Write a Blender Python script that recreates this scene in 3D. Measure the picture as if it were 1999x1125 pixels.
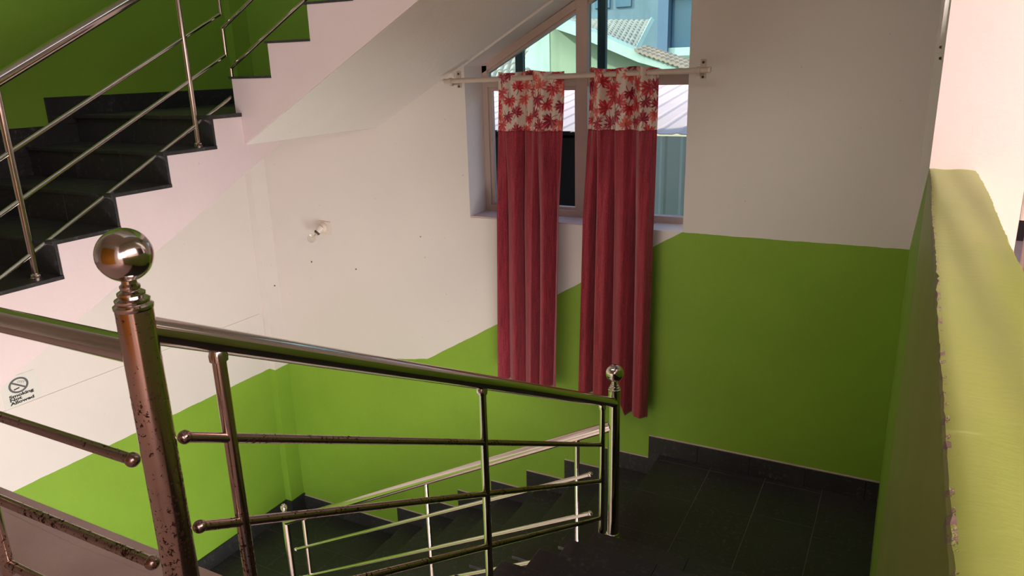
import bpy, bmesh, math, random
import numpy as np
from mathutils import Vector, Matrix
random.seed(4); rng = np.random.default_rng(4)
PI = math.pi
for o in list(bpy.data.objects): bpy.data.objects.remove(o)
S = bpy.context.scene
C = S.collection

# ------------------------------------------------------------------ camera, world, light
ZO = 3.65                       # camera height above the lower landing; all coordinates below are written relative to the camera
F_PX, YAW, PITCH, ROLL = 1459.8, 0.491883, 0.2880615, -0.0279912
cam_d = bpy.data.cameras.new('camera'); cam = bpy.data.objects.new('camera', cam_d); C.objects.link(cam)
cam_d.sensor_width = 36; cam_d.lens = F_PX / 1999 * 36; cam_d.clip_start = 0.02; cam_d.clip_end = 300
fw = Vector((-math.sin(YAW)*math.cos(PITCH), math.cos(YAW)*math.cos(PITCH), -math.sin(PITCH)))
rt = Vector((math.cos(YAW), math.sin(YAW), 0)); up = rt.cross(fw)
r2 = rt*math.cos(ROLL) + up*math.sin(ROLL); u2 = r2.cross(fw)
m = Matrix((r2, u2, -fw)).transposed().to_4x4(); m.translation = (0, 0, ZO)
cam.matrix_world = m; S.camera = cam

w = bpy.data.worlds.new('sky'); S.world = w; w.use_nodes = True
nt = w.node_tree; bg = nt.nodes['Background']
sky = nt.nodes.new('ShaderNodeTexSky'); sky.sky_type = 'NISHITA'; sky.sun_disc = False
sky.sun_elevation = math.radians(48); sky.sun_rotation = math.radians(200); sky.dust_density = 2.5
nt.links.new(sky.outputs[0], bg.inputs[0]); bg.inputs[1].default_value = 0.38

def light(name, kind, loc, rot, energy, color, size=None, size_y=None):
    d = bpy.data.lights.new(name, kind); o = bpy.data.objects.new(name, d); C.objects.link(o)
    o.location = (loc[0], loc[1], loc[2] + ZO); o.rotation_euler = rot; d.energy = energy; d.color = color
    if kind == 'AREA': d.shape = 'RECTANGLE'; d.size = size; d.size_y = size_y
    return o
sun = light('sun', 'SUN', (0, 0, 12), Vector((0.75, 0.42, -0.55)).to_track_quat('-Z', 'Y').to_euler(), 4.5, (1.0, 0.94, 0.86)); sun.data.angle = 0.02
# daylight from the near wall openings and the balcony, plus an added low fill
light('daylight_upper_window', 'AREA', (1.12, -1.15, 0.25), (math.radians(72), 0, 0), 16, (1.0, 0.72, 0.74), 2.0, 1.5)
light('daylight_lower_entrance', 'AREA', (-2.95, -1.15, -2.5), (math.radians(90), 0, 0), 8, (1.0, 0.97, 0.90), 2.6, 2.0)
light('daylight_balcony', 'AREA', (3.2, 0.3, 1.22), (0, math.radians(58), 0), 172, (1.0, 0.78, 0.70), 1.15, 3.1)
light('fill_under_stair', 'AREA', (0.06, 0.85, -3.75), (0, math.radians(98), 0), 150, (1.0, 0.985, 0.96), 1.9, 2.3)  # added fill lamp for the lower left walls; no door is built here

S.view_settings.view_transform = 'Standard'; S.view_settings.look = 'None'
S.view_settings.gamma = 1; S.view_settings.use_curve_mapping = False
S.view_settings.exposure = 0.38

# ------------------------------------------------------------------ materials
def srgb(r, g, b):
    f = lambda c: (c/12.92 if c <= 0.04045 else ((c+0.055)/1.055)**2.4)
    return (f(r/255), f(g/255), f(b/255), 1)
class N:
    """tiny node-graph helper"""
    def __init__(s, name):
        s.m = bpy.data.materials.new(name); s.m.use_nodes = True; s.t = s.m.node_tree; s.n = s.t.nodes
        s.b = s.n['Principled BSDF']
    def new(s, k, **kw):
        x = s.n.new(k)
        for a, v in kw.items(): setattr(x, a, v)
        return x
    def lk(s, a, b): s.t.links.new(a, b)
    def val(s, sock, v):
        if isinstance(v, (int, float, tuple)): sock.default_value = v
        else: s.lk(v, sock)
    def math(s, op, a, b=0.0, c=None):
        x = s.new('ShaderNodeMath', operation=op); s.val(x.inputs[0], a); s.val(x.inputs[1], b)
        if c is not None: s.val(x.inputs[2], c)
        return x.outputs[0]
    def mix(s, f, a, b):
        x = s.new('ShaderNodeMix', data_type='RGBA'); s.val(x.inputs[0], f); s.val(x.inputs[6], a); s.val(x.inputs[7], b)
        return x.outputs[2]
    def pos(s):
        g = s.new('ShaderNodeNewGeometry'); q = s.new('ShaderNodeSeparateXYZ'); s.lk(g.outputs['Position'], q.inputs[0])
        return g.outputs['Position'], q.outputs[0], q.outputs[1], s.math('SUBTRACT', q.outputs[2], ZO)
    def noise(s, scale, detail=4, rough=0.55, vec=None, stretch=None):
        t = s.new('ShaderNodeTexNoise'); t.inputs['Scale'].default_value = scale; t.inputs['Detail'].default_value = detail
        t.inputs['Roughness'].default_value = rough
        if vec is None: vec = s.pos()[0]
        if stretch:
            mp = s.new('ShaderNodeMapping'); mp.inputs['Scale'].default_value = stretch; s.lk(vec, mp.inputs[0]); vec = mp.outputs[0]
        s.lk(vec, t.inputs['Vector']); return t.outputs['Fac']
    def ramp(s, f, lo, hi):
        x = s.new('ShaderNodeMapRange'); s.val(x.inputs[0], f); x.inputs[1].default_value = lo; x.inputs[2].default_value = hi
        return x.outputs[0]
    def bump(s, h, strength=0.3, dist=0.004):
        x = s.new('ShaderNodeBump'); x.inputs['Strength'].default_value = strength; x.inputs['Distance'].default_value = dist
        s.lk(h, x.inputs['Height']); s.lk(x.outputs[0], s.b.inputs['Normal'])
    def fin(s, color=None, rough=0.6, metal=0.0, spec=0.5):
        if color is not None: s.val(s.b.inputs['Base Color'], color)
        s.val(s.b.inputs['Roughness'], rough); s.b.inputs['Metallic'].default_value = metal
        s.b.inputs['Specular IOR Level'].default_value = spec
        return s.m

WHITE = (0.735, 0.672, 0.632, 1); PINK = (0.72, 0.585, 0.575, 1); GREEN = (0.24, 0.40, 0.038, 1); GREEN2 = (0.205, 0.355, 0.030, 1)

def wall_paint(name, mask_fn, white=WHITE):
    n = N(name); p, x, y, z = n.pos()
    wob = n.math('MULTIPLY', n.math('SUBTRACT', n.noise(9.0, 3), 0.5), 0.012)
    g = mask_fn(n, x, y, n.math('ADD', z, wob))
    mott = n.noise(2.2, 6, 0.65); fine = n.noise(26, 4, 0.6)
    wc = n.mix(n.ramp(mott, 0.3, 0.75), tuple(c*0.965 if i < 3 else 1 for i, c in enumerate(white)), white)
    spots = n.ramp(n.noise(38, 2, 0.4), 0.775, 0.80)
    wc = n.mix(n.math('MULTIPLY', spots, 0.35), wc, (0.30, 0.25, 0.22, 1))
    gc = n.mix(n.ramp(mott, 0.3, 0.75), GREEN2, GREEN)
    gc = n.mix(n.math('MULTIPLY', n.ramp(fine, 0.55, 0.8), 0.25), gc, (0.30, 0.46, 0.06, 1))
    n.bump(n.math('ADD', n.math('MULTIPLY', mott, 2.0), n.math('MULTIPLY', fine, 0.5)), 0.25, 0.006)
    return n.fin(n.mix(g, wc, gc), 0.55, 0, 0.35)
def less(n, a, b): return n.math('LESS_THAN', a, b)
def mask_back(n, x, y, z):
    line = n.math('ADD', n.math('MULTIPLY', n.math('ADD', x, 1.12), 0.59), -0.945)
    f = n.math('MINIMUM', n.math('MAXIMUM', line, n.math('ADD', n.math('MULTIPLY', n.math('ADD', x, 4.4), 0.16), -2.265)), -0.947)
    lo = less(n, z, f)
    top = n.math('ADD', n.math('MULTIPLY', n.math('ADD', x, 3.272), 0.557), -0.22)
    return n.math('MAXIMUM', lo, n.math('GREATER_THAN', z, n.math('MAXIMUM', top, -0.30)))
def mask_left(n, x, y, z):
    top = n.math('MINIMUM', n.math('ADD', n.math('MULTIPLY', n.math('SUBTRACT', y, 1.537), 0.483), -1.12), -0.30)
    return n.math('MAXIMUM', less(n, z, -2.305), n.math('MULTIPLY', n.math('GREATER_THAN', z, top), n.math('GREATER_THAN', y, 1.22)))
def mask_right(n, x, y, z):
    f = n.math('ADD', n.math('MULTIPLY', n.math('SUBTRACT', 4.2, y), 0.335), -0.95)
    return n.math('MULTIPLY', less(n, z, f), less(n, x, 0.048))
M = {}
M['back'] = wall_paint('paint_back_wall', mask_back)
M['left'] = wall_paint('paint_left_wall', mask_left)
M['right'] = wall_paint('paint_right_wall', mask_right, (0.78, 0.69, 0.67, 1))

def plain_paint(name, col, col2, scale=3.0, rough=0.6, brush=None, bump=0.3):
    n = N(name); a = n.noise(scale, 6, 0.65); b = n.noise(30, 4, 0.6, None, brush)
    spots = n.math('MULTIPLY', n.ramp(n.noise(45, 2, 0.4), 0.76, 0.79), 0.35)
    c = n.mix(n.ramp(a, 0.3, 0.75), col2, col); c = n.mix(spots, c, tuple(v*0.45 for v in col[:3])+(1,))
    n.bump(n.math('ADD', n.math('MULTIPLY', a, 1.6), b), bump, 0.005)
    return n.fin(c, rough, 0, 0.3)
M['white'] = plain_paint('white_plaster', WHITE, tuple(c*0.96 for c in WHITE[:3])+(1,))
M['pink'] = plain_paint('pale_pink_plaster', PINK, tuple(c*0.95 for c in PINK[:3])+(1,), 4, 0.7)
M['slab_pink'] = plain_paint('dusty_pink_cement', (0.66, 0.50, 0.465, 1), (0.55, 0.41, 0.38, 1), 6, 0.75, (3, 14, 3), 0.4)
M['ceil'] = plain_paint('ceiling_paint', (0.6, 0.55, 0.5, 1), (0.57, 0.52, 0.47, 1))
def parapet_mat():
    n = N('brushed_green_gloss'); a = n.noise(3.5, 5, 0.6); b = n.noise(16, 6, 0.65, None, (2.2, 5, 2))
    c = n.mix(n.ramp(a, 0.3, 0.75), (0.27, 0.335, 0.07, 1), (0.32, 0.365, 0.09, 1))
    sc = n.ramp(n.noise(10, 3, 0.7, None, (0.8, 6, 1)), 0.66, 0.74)
    c = n.mix(n.math('MULTIPLY', sc, 0.35), c, (0.5, 0.56, 0.2, 1))
    p, x, y, z = n.pos()
    edge = n.math('MULTIPLY', n.math('MULTIPLY', n.math('GREATER_THAN', z, -0.294), n.math('LESS_THAN', z, -0.2795)), n.math('LESS_THAN', x, 0.0505))
    chip = n.math('MULTIPLY', edge, n.ramp(n.noise(46, 4, 0.7), 0.52, 0.58))
    c = n.mix(chip, c, n.mix(n.noise(90, 3), (0.08, 0.045, 0.03, 1), (0.50, 0.36, 0.32, 1)))
    n.bump(n.math('SUBTRACT', n.math('ADD', a, b), chip), 0.3, 0.0025)
    return n.fin(c, 0.42, 0, 0.5)
M['parapet'] = parapet_mat()
M['chip'] = plain_paint('chipped_plaster', (0.42, 0.30, 0.26, 1), (0.22, 0.13, 0.10, 1), 30, 0.9)

def granite(name, base, fleck, rough):
    n = N(name); v = n.new('ShaderNodeTexVoronoi'); v.inputs['Scale'].default_value = 55; n.lk(n.pos()[0], v.inputs['Vector'])
    a = n.noise(40, 5, 0.7); b = n.noise(6, 4, 0.6)
    f = n.math('MULTIPLY', n.ramp(a, 0.54, 0.72), n.ramp(b, 0.35, 0.7))
    c = n.mix(f, base, fleck); c = n.mix(n.ramp(n.noise(3, 3), 0.4, 0.8), c, tuple(x*1.5 for x in base[:3])+(1,))
    n.val(n.b.inputs['Base Color'], c); n.val(n.b.inputs['Roughness'], n.ramp(b, -0.9, 2.6))
    n.bump(a, 0.04, 0.002); n.b.inputs['Specular IOR Level'].default_value = 0.4
    return n.m
M['granite'] = granite('black_granite', (0.027, 0.025, 0.026, 1), (0.17, 0.16, 0.15, 1), 0.3)
M['grout'] = N('grey_grout').fin((0.16, 0.15, 0.135, 1), 0.9)

def steel(name, col, rough, rust):
    n = N(name); c = col
    if rust > 0:
        p, x, y, z = n.pos()
        q = n.math('ADD', n.math('ADD', n.noise(110, 5, 0.7), n.math('MULTIPLY', n.noise(7, 3, 0.6), 0.45)), n.math('MULTIPLY', n.ramp(z, -0.55, -0.95), 0.05))
        k = n.math('GREATER_THAN', q, 0.92 - 0.05*rust)
        c = n.mix(k, col, (0.03, 0.011, 0.008, 1))
        n.val(n.b.inputs['Roughness'], n.math('ADD', n.math('MULTIPLY', k, 0.5), rough)); n.val(n.b.inputs['Base Color'], c)
        n.val(n.b.inputs['Metallic'], n.math('SUBTRACT', 1.0, k)); n.val(n.b.inputs['Specular IOR Level'], n.math('SUBTRACT', 0.5, n.math('MULTIPLY', k, 0.45)))
        return n.m
    return n.fin(col, rough, 1.0)
M['steel'] = steel('polished_steel', (0.64, 0.57, 0.53, 1), 0.13, 0.0)
M['steel_rust'] = steel('rust_speckled_steel', (0.62, 0.48, 0.41, 1), 0.16, 1.3)
M['steel_rust2'] = steel('heavily_speckled_steel', (0.42, 0.30, 0.265, 1), 0.26, 1.15)
M['frame'] = plain_paint('beige_aluminium_frame', (0.60, 0.46, 0.40, 1), (0.55, 0.42, 0.365, 1), 5, 0.4, None, 0.05)
M['rod'] = plain_paint('cream_rod_paint', (0.62, 0.50, 0.43, 1), (0.55, 0.44, 0.38, 1), 8, 0.35, None, 0.05)
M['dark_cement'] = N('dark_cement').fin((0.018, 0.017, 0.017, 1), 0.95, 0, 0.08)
M['black'] = N('black_sheet').fin((0.005, 0.005, 0.006, 1), 0.9, 0, 0.02)
M['dark'] = N('dark_slate_paint').fin((0.035, 0.045, 0.06, 1), 0.6)
M['screw'] = N('dark_screw_metal').fin((0.10, 0.07, 0.05, 1), 0.5, 0.7)
M['cream_plastic'] = N('cream_plastic').fin((0.72, 0.62, 0.54, 1), 0.35)
M['paper'] = plain_paint('paper', (0.70, 0.68, 0.63, 1), (0.67, 0.65, 0.60, 1), 14, 0.5, None, 0.05)
M['ink'] = N('black_ink').fin((0.02, 0.02, 0.022, 1), 0.6)
M['ink_grey'] = N('grey_ink').fin((0.10, 0.10, 0.105, 1), 0.6)
M['ext_white'] = plain_paint('exterior_white', (0.62, 0.66, 0.58, 1), (0.54, 0.60, 0.52, 1), 2, 0.8)
M['ext_shaded'] = plain_paint('exterior_cream_shaded', (0.46, 0.48, 0.33, 1), (0.42, 0.45, 0.31, 1), 2, 0.8)  # shaded side of the house, its shade put into a darker cream
M['ext_grey'] = plain_paint('exterior_blue_grey', (0.24, 0.29, 0.33, 1), (0.19, 0.24, 0.29, 1), 1.2, 0.8)
M['ext_pier'] = plain_paint('exterior_slate_blue', (0.17, 0.21, 0.30, 1), (0.15, 0.19, 0.27, 1), 1.2, 0.8)
M['ext_glass'] = N('exterior_blue_glass').fin((0.09, 0.16, 0.24, 1), 0.15)
M['tile'] = plain_paint('weathered_roof_tile', (0.50, 0.42, 0.37, 1), (0.36, 0.30, 0.27, 1), 4, 0.85)
M['tile_salmon'] = plain_paint('salmon_roof_tile', (0.58, 0.38, 0.29, 1), (0.48, 0.32, 0.25, 1), 4, 0.85)
M['tin'] = plain_paint('pale_tin_sheet', (0.62, 0.54, 0.52, 1), (0.55, 0.47, 0.45, 1), 3, 0.5)
M['blue_sheet'] = plain_paint('pale_blue_sheet', (0.72, 0.82, 0.86, 1), (0.64, 0.75, 0.80, 1), 3, 0.5)
def wood():
    n = N('orange_varnished_wood'); g = n.noise(6, 5, 0.6, None, (6, 6, 0.5))
    return n.fin(n.mix(g, (0.55, 0.22, 0.015, 1), (0.68, 0.31, 0.035, 1)), 0.4)
M['wood'] = wood()
M['red'] = N('red_upholstery').fin((0.45, 0.015, 0.02, 1), 0.6)
M['magenta'] = N('magenta_cloth').fin((0.55, 0.05, 0.16, 1), 0.8)
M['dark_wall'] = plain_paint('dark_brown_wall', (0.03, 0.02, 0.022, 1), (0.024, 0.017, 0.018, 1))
def glass(name, tint, gl, dust=0.16):
    n = N(name); n.n.remove(n.b); o = n.n['Material Output']
    tr = n.new('ShaderNodeBsdfTransparent'); tr.inputs[0].default_value = tint
    gs = n.new('ShaderNodeBsdfGlossy'); gs.inputs['Roughness'].default_value = 0.03; gs.inputs['Color'].default_value = (0.8, 0.9, 0.9, 1)
    df = n.new('ShaderNodeBsdfDiffuse'); df.inputs['Color'].default_value = (0.35, 0.5, 0.52, 1)
    streak = n.math('MULTIPLY', n.ramp(n.noise(9, 5, 0.7, None, (1, 1, 0.16)), 0.45, 0.8), dust)
    m1 = n.new('ShaderNodeMixShader'); n.lk(streak, m1.inputs[0]); n.lk(tr.outputs[0], m1.inputs[1]); n.lk(df.outputs[0], m1.inputs[2])
    fr = n.new('ShaderNodeFresnel'); fr.inputs[0].default_value = 1.35
    mx = n.new('ShaderNodeMixShader'); n.lk(n.math('MULTIPLY', fr.outputs[0], gl), mx.inputs[0]); n.lk(m1.outputs[0], mx.inputs[1]); n.lk(gs.outputs[0], mx.inputs[2])
    n.lk(mx.outputs[0], o.inputs[0]); return n.m
M['glass_cyan'] = glass('cyan_tinted_glass', (0.70, 0.86, 0.84, 1), 0.5)
M['glass_clear'] = glass('clear_dusty_glass', (0.92, 0.92, 0.92, 1), 0.15, 0.012)
def bulb_glass():
    n = N('bulb_glass'); n.b.inputs['Transmission Weight'].default_value = 1.0; n.b.inputs['IOR'].default_value = 1.32
    return n.fin((0.9, 0.85, 0.8, 1), 0.05)
M['bulb'] = bulb_glass()
def curtain_body():
    n = N('crimson_striped_cloth'); uv = n.new('ShaderNodeAttribute', attribute_name='cloth')
    a = n.noise(1.0, 5, 0.75, uv.outputs['Vector'], (150, 6, 1)); b = n.noise(1.0, 3, 0.6, uv.outputs['Vector'], (60, 2.5, 1))
    sp = n.ramp(n.noise(1.0, 2, 0.5, uv.outputs['Vector'], (300, 60, 1)), 0.58, 0.68)
    c = n.mix(n.ramp(a, 0.35, 0.68), (0.15, 0.004, 0.016, 1), (0.46, 0.035, 0.062, 1))
    c = n.mix(n.math('MULTIPLY', n.ramp(b, 0.4, 0.7), 0.45), c, (0.17, 0.006, 0.016, 1))
    c = n.mix(n.math('MULTIPLY', sp, 0.45), c, (0.45, 0.09, 0.09, 1))
    n.bump(a, 0.35, 0.003)
    m = n.fin(c, 0.65, 0, 0.35); n.b.inputs['Sheen Weight'].default_value = 0.25
    return m
M['curtain'] = curtain_body()
def curtain_head():
    n = N('leaf_printed_satin'); at = n.new('ShaderNodeAttribute', attribute_name='print'); n.lk(at.outputs['Color'], n.b.inputs['Base Color'])
    uv = n.new('ShaderNodeAttribute', attribute_name='cloth')
    n.bump(n.noise(1.0, 4, 0.7, uv.outputs['Vector'], (300, 30, 1)), 0.3, 0.002)
    return n.fin(None, 0.35, 0, 0.5)
M['header'] = curtain_head()

# ------------------------------------------------------------------ mesh helpers
WORG = {}                                    # world origin of every object made here
def tag(o, label=None, cat=None, kind=None, group=None):
    if label: o['label'] = label
    if cat: o['category'] = cat
    if kind: o['kind'] = kind
    if group: o['group'] = group
    return o
def empty(name, loc, label=None, cat=None, kind=None, group=None):
    o = bpy.data.objects.new(name, None); C.objects.link(o); o.empty_display_size = 0.1
    o.location = (loc[0], loc[1], loc[2] + ZO); WORG[o] = Vector(loc)
    return tag(o, label, cat, kind, group)
def mk(name, vf, mat, parent=None, smooth=False, bevel=0.0, origin=None):
    v, f = vf
    v = [Vector(p) for p in v]
    if parent is not None and origin is None: org = WORG[parent]
    elif origin is not None: org = Vector(origin)
    else:
        xs = [p.x for p in v]; ys = [p.y for p in v]; zs = [p.z for p in v]
        org = Vector(((min(xs)+max(xs))/2, (min(ys)+max(ys))/2, min(zs)))
    me = bpy.data.meshes.new(name); me.from_pydata([p - org for p in v], [], f); me.validate()
    bm = bmesh.new(); bm.from_mesh(me); bmesh.ops.recalc_face_normals(bm, faces=bm.faces); bm.to_mesh(me); bm.free()
    me.materials.append(M[mat])
    if smooth:
        me.polygons.foreach_set('use_smooth', [True]*len(me.polygons))
        if smooth == 'auto': me.set_sharp_from_angle(angle=math.radians(28))
    o = bpy.data.objects.new(name, me); C.objects.link(o)
    if parent is not None:
        o.parent = parent; o.location = org - WORG[parent]
    else: o.location = org + Vector((0, 0, ZO))
    WORG[o] = org
    if bevel > 0:
        b = o.modifiers.new('bevel', 'BEVEL'); b.width = bevel; b.segments = 2; b.limit_method = 'ANGLE'
    return o
def join(*parts):
    v, f = [], []
    for a, b in parts:
        k = len(v); v += list(a); f += [tuple(i+k for i in q) for q in b]
    return v, f
def box(x0, x1, y0, y1, z0, z1):
    v = [(x, y, z) for x in (x0, x1) for y in (y0, y1) for z in (z0, z1)]
    return v, [(0,1,3,2), (4,6,7,5), (0,4,5,1), (2,3,7,6), (0,2,6,4), (1,5,7,3)]
def prism(poly, axis, a, b):
    """poly in the plane across the axis ('x': (y,z), 'y': (x,z), 'z': (x,y)), extruded from a to b"""
    P = {'x': lambda p, t: (t, p[0], p[1]), 'y': lambda p, t: (p[0], t, p[1]), 'z': lambda p, t: (p[0], p[1], t)}[axis]
    n = len(poly); v = [P(p, a) for p in poly] + [P(p, b) for p in poly]
    return v, [tuple(range(n)), tuple(range(2*n-1, n-1, -1))] + [(i, (i+1) % n, n+(i+1) % n, n+i) for i in range(n)]
def frame_axes(d):
    d = d.normalized(); t = Vector((0, 0, 1)) if abs(d.z) < 0.9 else Vector((1, 0, 0))
    a = d.cross(t).normalized(); return a, d.cross(a).normalized()
def tube(pts, r, n=20):
    pts = [Vector(p) for p in pts]; v, f = [], []
    for i, p in enumerate(pts):
        if i == 0: d = pts[1]-p
        elif i == len(pts)-1: d = p-pts[i-1]
        else: d = (p-pts[i-1]).normalized() + (pts[i+1]-p).normalized()
        a, b = frame_axes(d)
        if i and (a.dot(pa) < 0): a = -a; b = -b
        pa = a
        k = 1.0
        if 0 < i < len(pts)-1: k = 1.0
        v += [p + (a*math.cos(2*PI*j/n) + b*math.sin(2*PI*j/n))*r*k for j in range(n)]
    for i in range(len(pts)-1):
        f += [(i*n+j, i*n+(j+1) % n, (i+1)*n+(j+1) % n, (i+1)*n+j) for j in range(n)]
    f += [tuple(range(n)), tuple(range((len(pts)-1)*n, len(pts)*n))]
    return v, f
def lathe(prof, base, n=28, axis=(0, 0, 1)):
    base = Vector(base); ax = Vector(axis).normalized(); a, b = frame_axes(ax); v, f = [], []
    for r, h in prof: v += [base + ax*h + (a*math.cos(2*PI*j/n) + b*math.sin(2*PI*j/n))*max(r, 1e-4) for j in range(n)]
    for i in range(len(prof)-1):
        f += [(i*n+j, i*n+(j+1) % n, (i+1)*n+(j+1) % n, (i+1)*n+j) for j in range(n)]
    f += [tuple(range(n)), tuple(range((len(prof)-1)*n, len(prof)*n))]
    return v, f
def ball(c, r, n=28, k=16, axis=(0, 0, 1)):
    return lathe([(r*math.sin(PI*(i+0.02)/(k+0.04)), -r*math.cos(PI*(i+0.02)/(k+0.04))) for i in range(k+1)], c, n, axis)

# ------------------------------------------------------------------ the setting
XL, XP, YB = -4.43, 0.045, 4.2               # left wall, right wall, back wall
ZF, ZM, ZLOW = -1.15, -2.40, -3.65           # floor the camera stands on, middle landing, lower landing
WX0, WX1, WZ = -2.55, -1.12, -0.95           # window opening
soff = lambda x: -0.376 + 0.557*(x + 3.272)
parts = [prism([(XL-0.2, -5.2), (WX0, -5.2), (WX0, 3.4), (XL-0.2, 3.4)], 'y', YB, YB+0.3),
         prism([(WX1, -5.2), (XP+0.21, -5.2), (XP+0.21, 3.4), (WX1, 3.4)], 'y', YB, YB+0.3),
         prism([(WX0, -5.2), (WX1, -5.2), (WX1, -0.944), (WX0, -0.957)], 'y', YB, YB+0.3),
         prism([(WX0, 0.008), (WX1, 0.806), (WX1, 3.4), (WX0, 3.4)], 'y', YB, YB+0.3)]
wb = tag(mk('wall_back', join(*parts), 'back'), 'back wall painted white over lime green with a sloping dado', None, 'structure')
wl = tag(mk('wall_left', box(XL-0.2, XL, -1.35, YB, -5.2, 3.4), 'left'), 'white wall over lime green below the upper stair', None, 'structure')
mk('plaster_panel', prism([(1.35, -2.30), (4.045, -2.30), (4.045, -1.86), (4.02, -1.825), (1.35, -1.81)], 'x', XL-0.01, XL+0.004), 'left', wl)
tag(mk('trim_1', box(XL-0.01, XL+0.065, 4.05, YB+0.01, -5.2, 3.4), 'left'), 'slim corner pilaster between white walls', None, 'structure')
wr = tag(mk('wall_right', box(XP, XP+0.21, 2.2, YB+0.3, -5.2, 3.4), 'right'), 'pale pink end wall standing behind the green parapet', None, 'structure')

# parapet with a hand-plastered cap and chipped arris
ZP, PW = -0.28, 0.108
def parapet():
    ny, nx = 220, 14; y0, y1 = -0.35, 2.2; v, f = [], []
    prof = []
    for i in range(ny+1):
        y = y0 + (y1-y0)*i/ny
        jl = 0.0010*math.sin(y*9) + rng.normal(0, 0.0005) - (0.0025*rng.random() if rng.random() < 0.08 else 0)
        jr = 0.002*math.sin(y*7+1) + rng.normal(0, 0.0008)
        row = [(XP, y, -2.7), (XP, y, ZP-0.012), (XP+max(0, -jl)*0.5, y, ZP-0.004-max(0, -jl))]
        for j in range(nx+1):
            u = j/nx; x = XP + 0.002 + (PW-0.005)*u
            if j == 0: x -= jl
            if j == nx: x += jr
            row.append((x, y, ZP - 0.0012*math.sin(u*PI*3+y*5) - (0.0012 if j in (0, nx) else 0)))
        row += [(XP+PW, y, ZP-0.01), (XP+PW, y, ZF)]
        v += row
    k = len(v)//(ny+1)
    for i in range(ny):
        f += [(i*k+j, i*k+j+1, (i+1)*k+j+1, (i+1)*k+j) for j in range(k-1)]
    f += [tuple(range(k-1, -1, -1)), tuple(range(ny*k, ny*k+k))]
    return v, f
wp = tag(mk('wall_parapet', parapet(), 'parapet', None, 'auto'), 'low lime green parapet wall with a rough brushed top', None, 'structure')
# floors
fl = tag(mk('floor', join(box(XL, -1.205, -1.35, 1.012, ZF-0.14, ZF), box(XL, -3.27, 1.012, 1.26, ZF-0.14, ZF), box(-1.205, XP, -1.35, 0.81, ZF-0.14, ZF-0.002),
    box(XP+PW, 3.3, -1.35, 5.6, ZF-0.14, ZF)), 'slab_pink', None, False, 0.006), 'dusty pink cement floor edge under the guard railing', None, 'structure')
mk('cement_ridge', tube([(-3.18, 0.945, ZF-0.001), (-2.4, 0.95, ZF-0.0005), (-1.8, 0.93, ZF-0.001), (-1.25, 0.945, ZF-0.001)], 0.003, 6), 'slab_pink', fl)

def tiled(name, label, x0, x1, y0, y1, z, cols, rows_fn, slab_poly=None):
    b = tag(mk(name, box(x0, x1, y0, y1, z-0.16, z-0.0025), 'grout'), label, None, 'structure')
    for i in range(len(cols)-1):
        ys = rows_fn(i)
        for a, c in zip(ys[:-1], ys[1:]):
            mk('tile', box(cols[i]+0.0016, cols[i+1]-0.0016, a+0.0016, c-0.0016, z-0.02, z - 0.0008*rng.random()), 'granite', b, False, 0.0012)
    return b
mid = tiled('floor_landing_middle', 'black granite tiled landing in the corner by the parapet', -1.193, XP, 3.03, YB, ZM, [-1.213, -0.88, -0.56, -0.243, XP],
      lambda i: [3.03, 3.36, 3.745, 4.13, YB] if i < 2 else ([3.03, 3.19, 3.575, 3.78, 4.145, YB] if i == 2 else [3.03, 3.34, 3.70, 4.035, YB]))
low = tiled('floor_landing_lower', 'black granite tiled lower landing in the far corner', XL, -3.258, 3.0, YB, ZLOW, [XL, -4.05, -3.66, -3.258],
      lambda i: [3.0, 3.42, 3.80, YB])
upl = tiled('floor_landing_upper', 'black granite quarter landing of the upper stair', XL, -3.275, 2.832, YB, -0.204, [XL, -4.05, -3.66, -3.262],
      lambda i: [2.796, 3.2, 3.6, YB])
tag(mk('floor_ground', box(XL, XP, -1.35, YB, -5.2, -5.05), 'slab_pink'), 'cement ground floor far below the stair', None, 'structure')

# rooms around the stairwell that the photograph only shows as light and reflections, plus an added light blocker
tag(mk('ceiling', join(box(XL, 3.3, -1.35, 1.0, 1.85, 2.0), box(-0.95, 3.3, 1.0, 5.6, 1.85, 2.0), box(XL, -0.95, 1.0, YB+0.3, 2.9, 3.05)), 'ceil'), 'painted ceiling above the stairwell', None, 'structure')
nw = [(XL, -3.1, ZF, 1.9), (-0.5, 0.1, ZF, 1.9), (2.15, 3.3, ZF, 1.9), (0.1, 2.15, ZF, -0.55), (0.1, 2.15, 1.05, 1.9), (-3.1, -0.5, 1.2, 1.9)]
tag(mk('wall_near', join(*[box(a, b, -1.35, -1.2, c, d) for a, b, c, d in nw]), 'white'), 'white wall behind the viewer', None, 'structure')
lw = [(XL, -4.28, -5.2, ZF-0.14), (-1.62, XP, -5.2, ZF-0.14), (-4.28, -1.62, -5.2, -3.55), (-4.28, -1.62, -1.45, ZF-0.14)]
tag(mk('wall_near_lower', join(*[box(a, b, -1.35, -1.2, c, d) for a, b, c, d in lw]), 'white'), 'white wall of the lower floor below the viewer', None, 'structure')
tag(mk('wall_light_blocker', box(XP, XP+0.21, -0.9, 2.2, 0.45, 1.9), 'white'), 'unseen white beam added above the parapet to block light', None, 'structure')  # added out of view; keeps balcony light off the upper green wall
tag(mk('wall_balcony', join(box(3.3, 3.45, -1.35, 2.4, ZF, 0.6), box(3.3, 3.45, -1.35, -1.25, 0.6, 1.85), box(3.3, 3.45, 1.9, 2.4, 0.6, 1.85)), 'white'), 'white balcony wall across the corridor', None, 'structure')
tag(mk('wall_corridor', join(box(3.3, 3.45, 2.4, 5.6, ZF, 2.0), box(XP+0.21, 3.3, 5.6, 5.75, ZF, 2.0)), 'dark_wall'), 'dark wall of the corridor beyond the parapet', None, 'structure')
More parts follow.
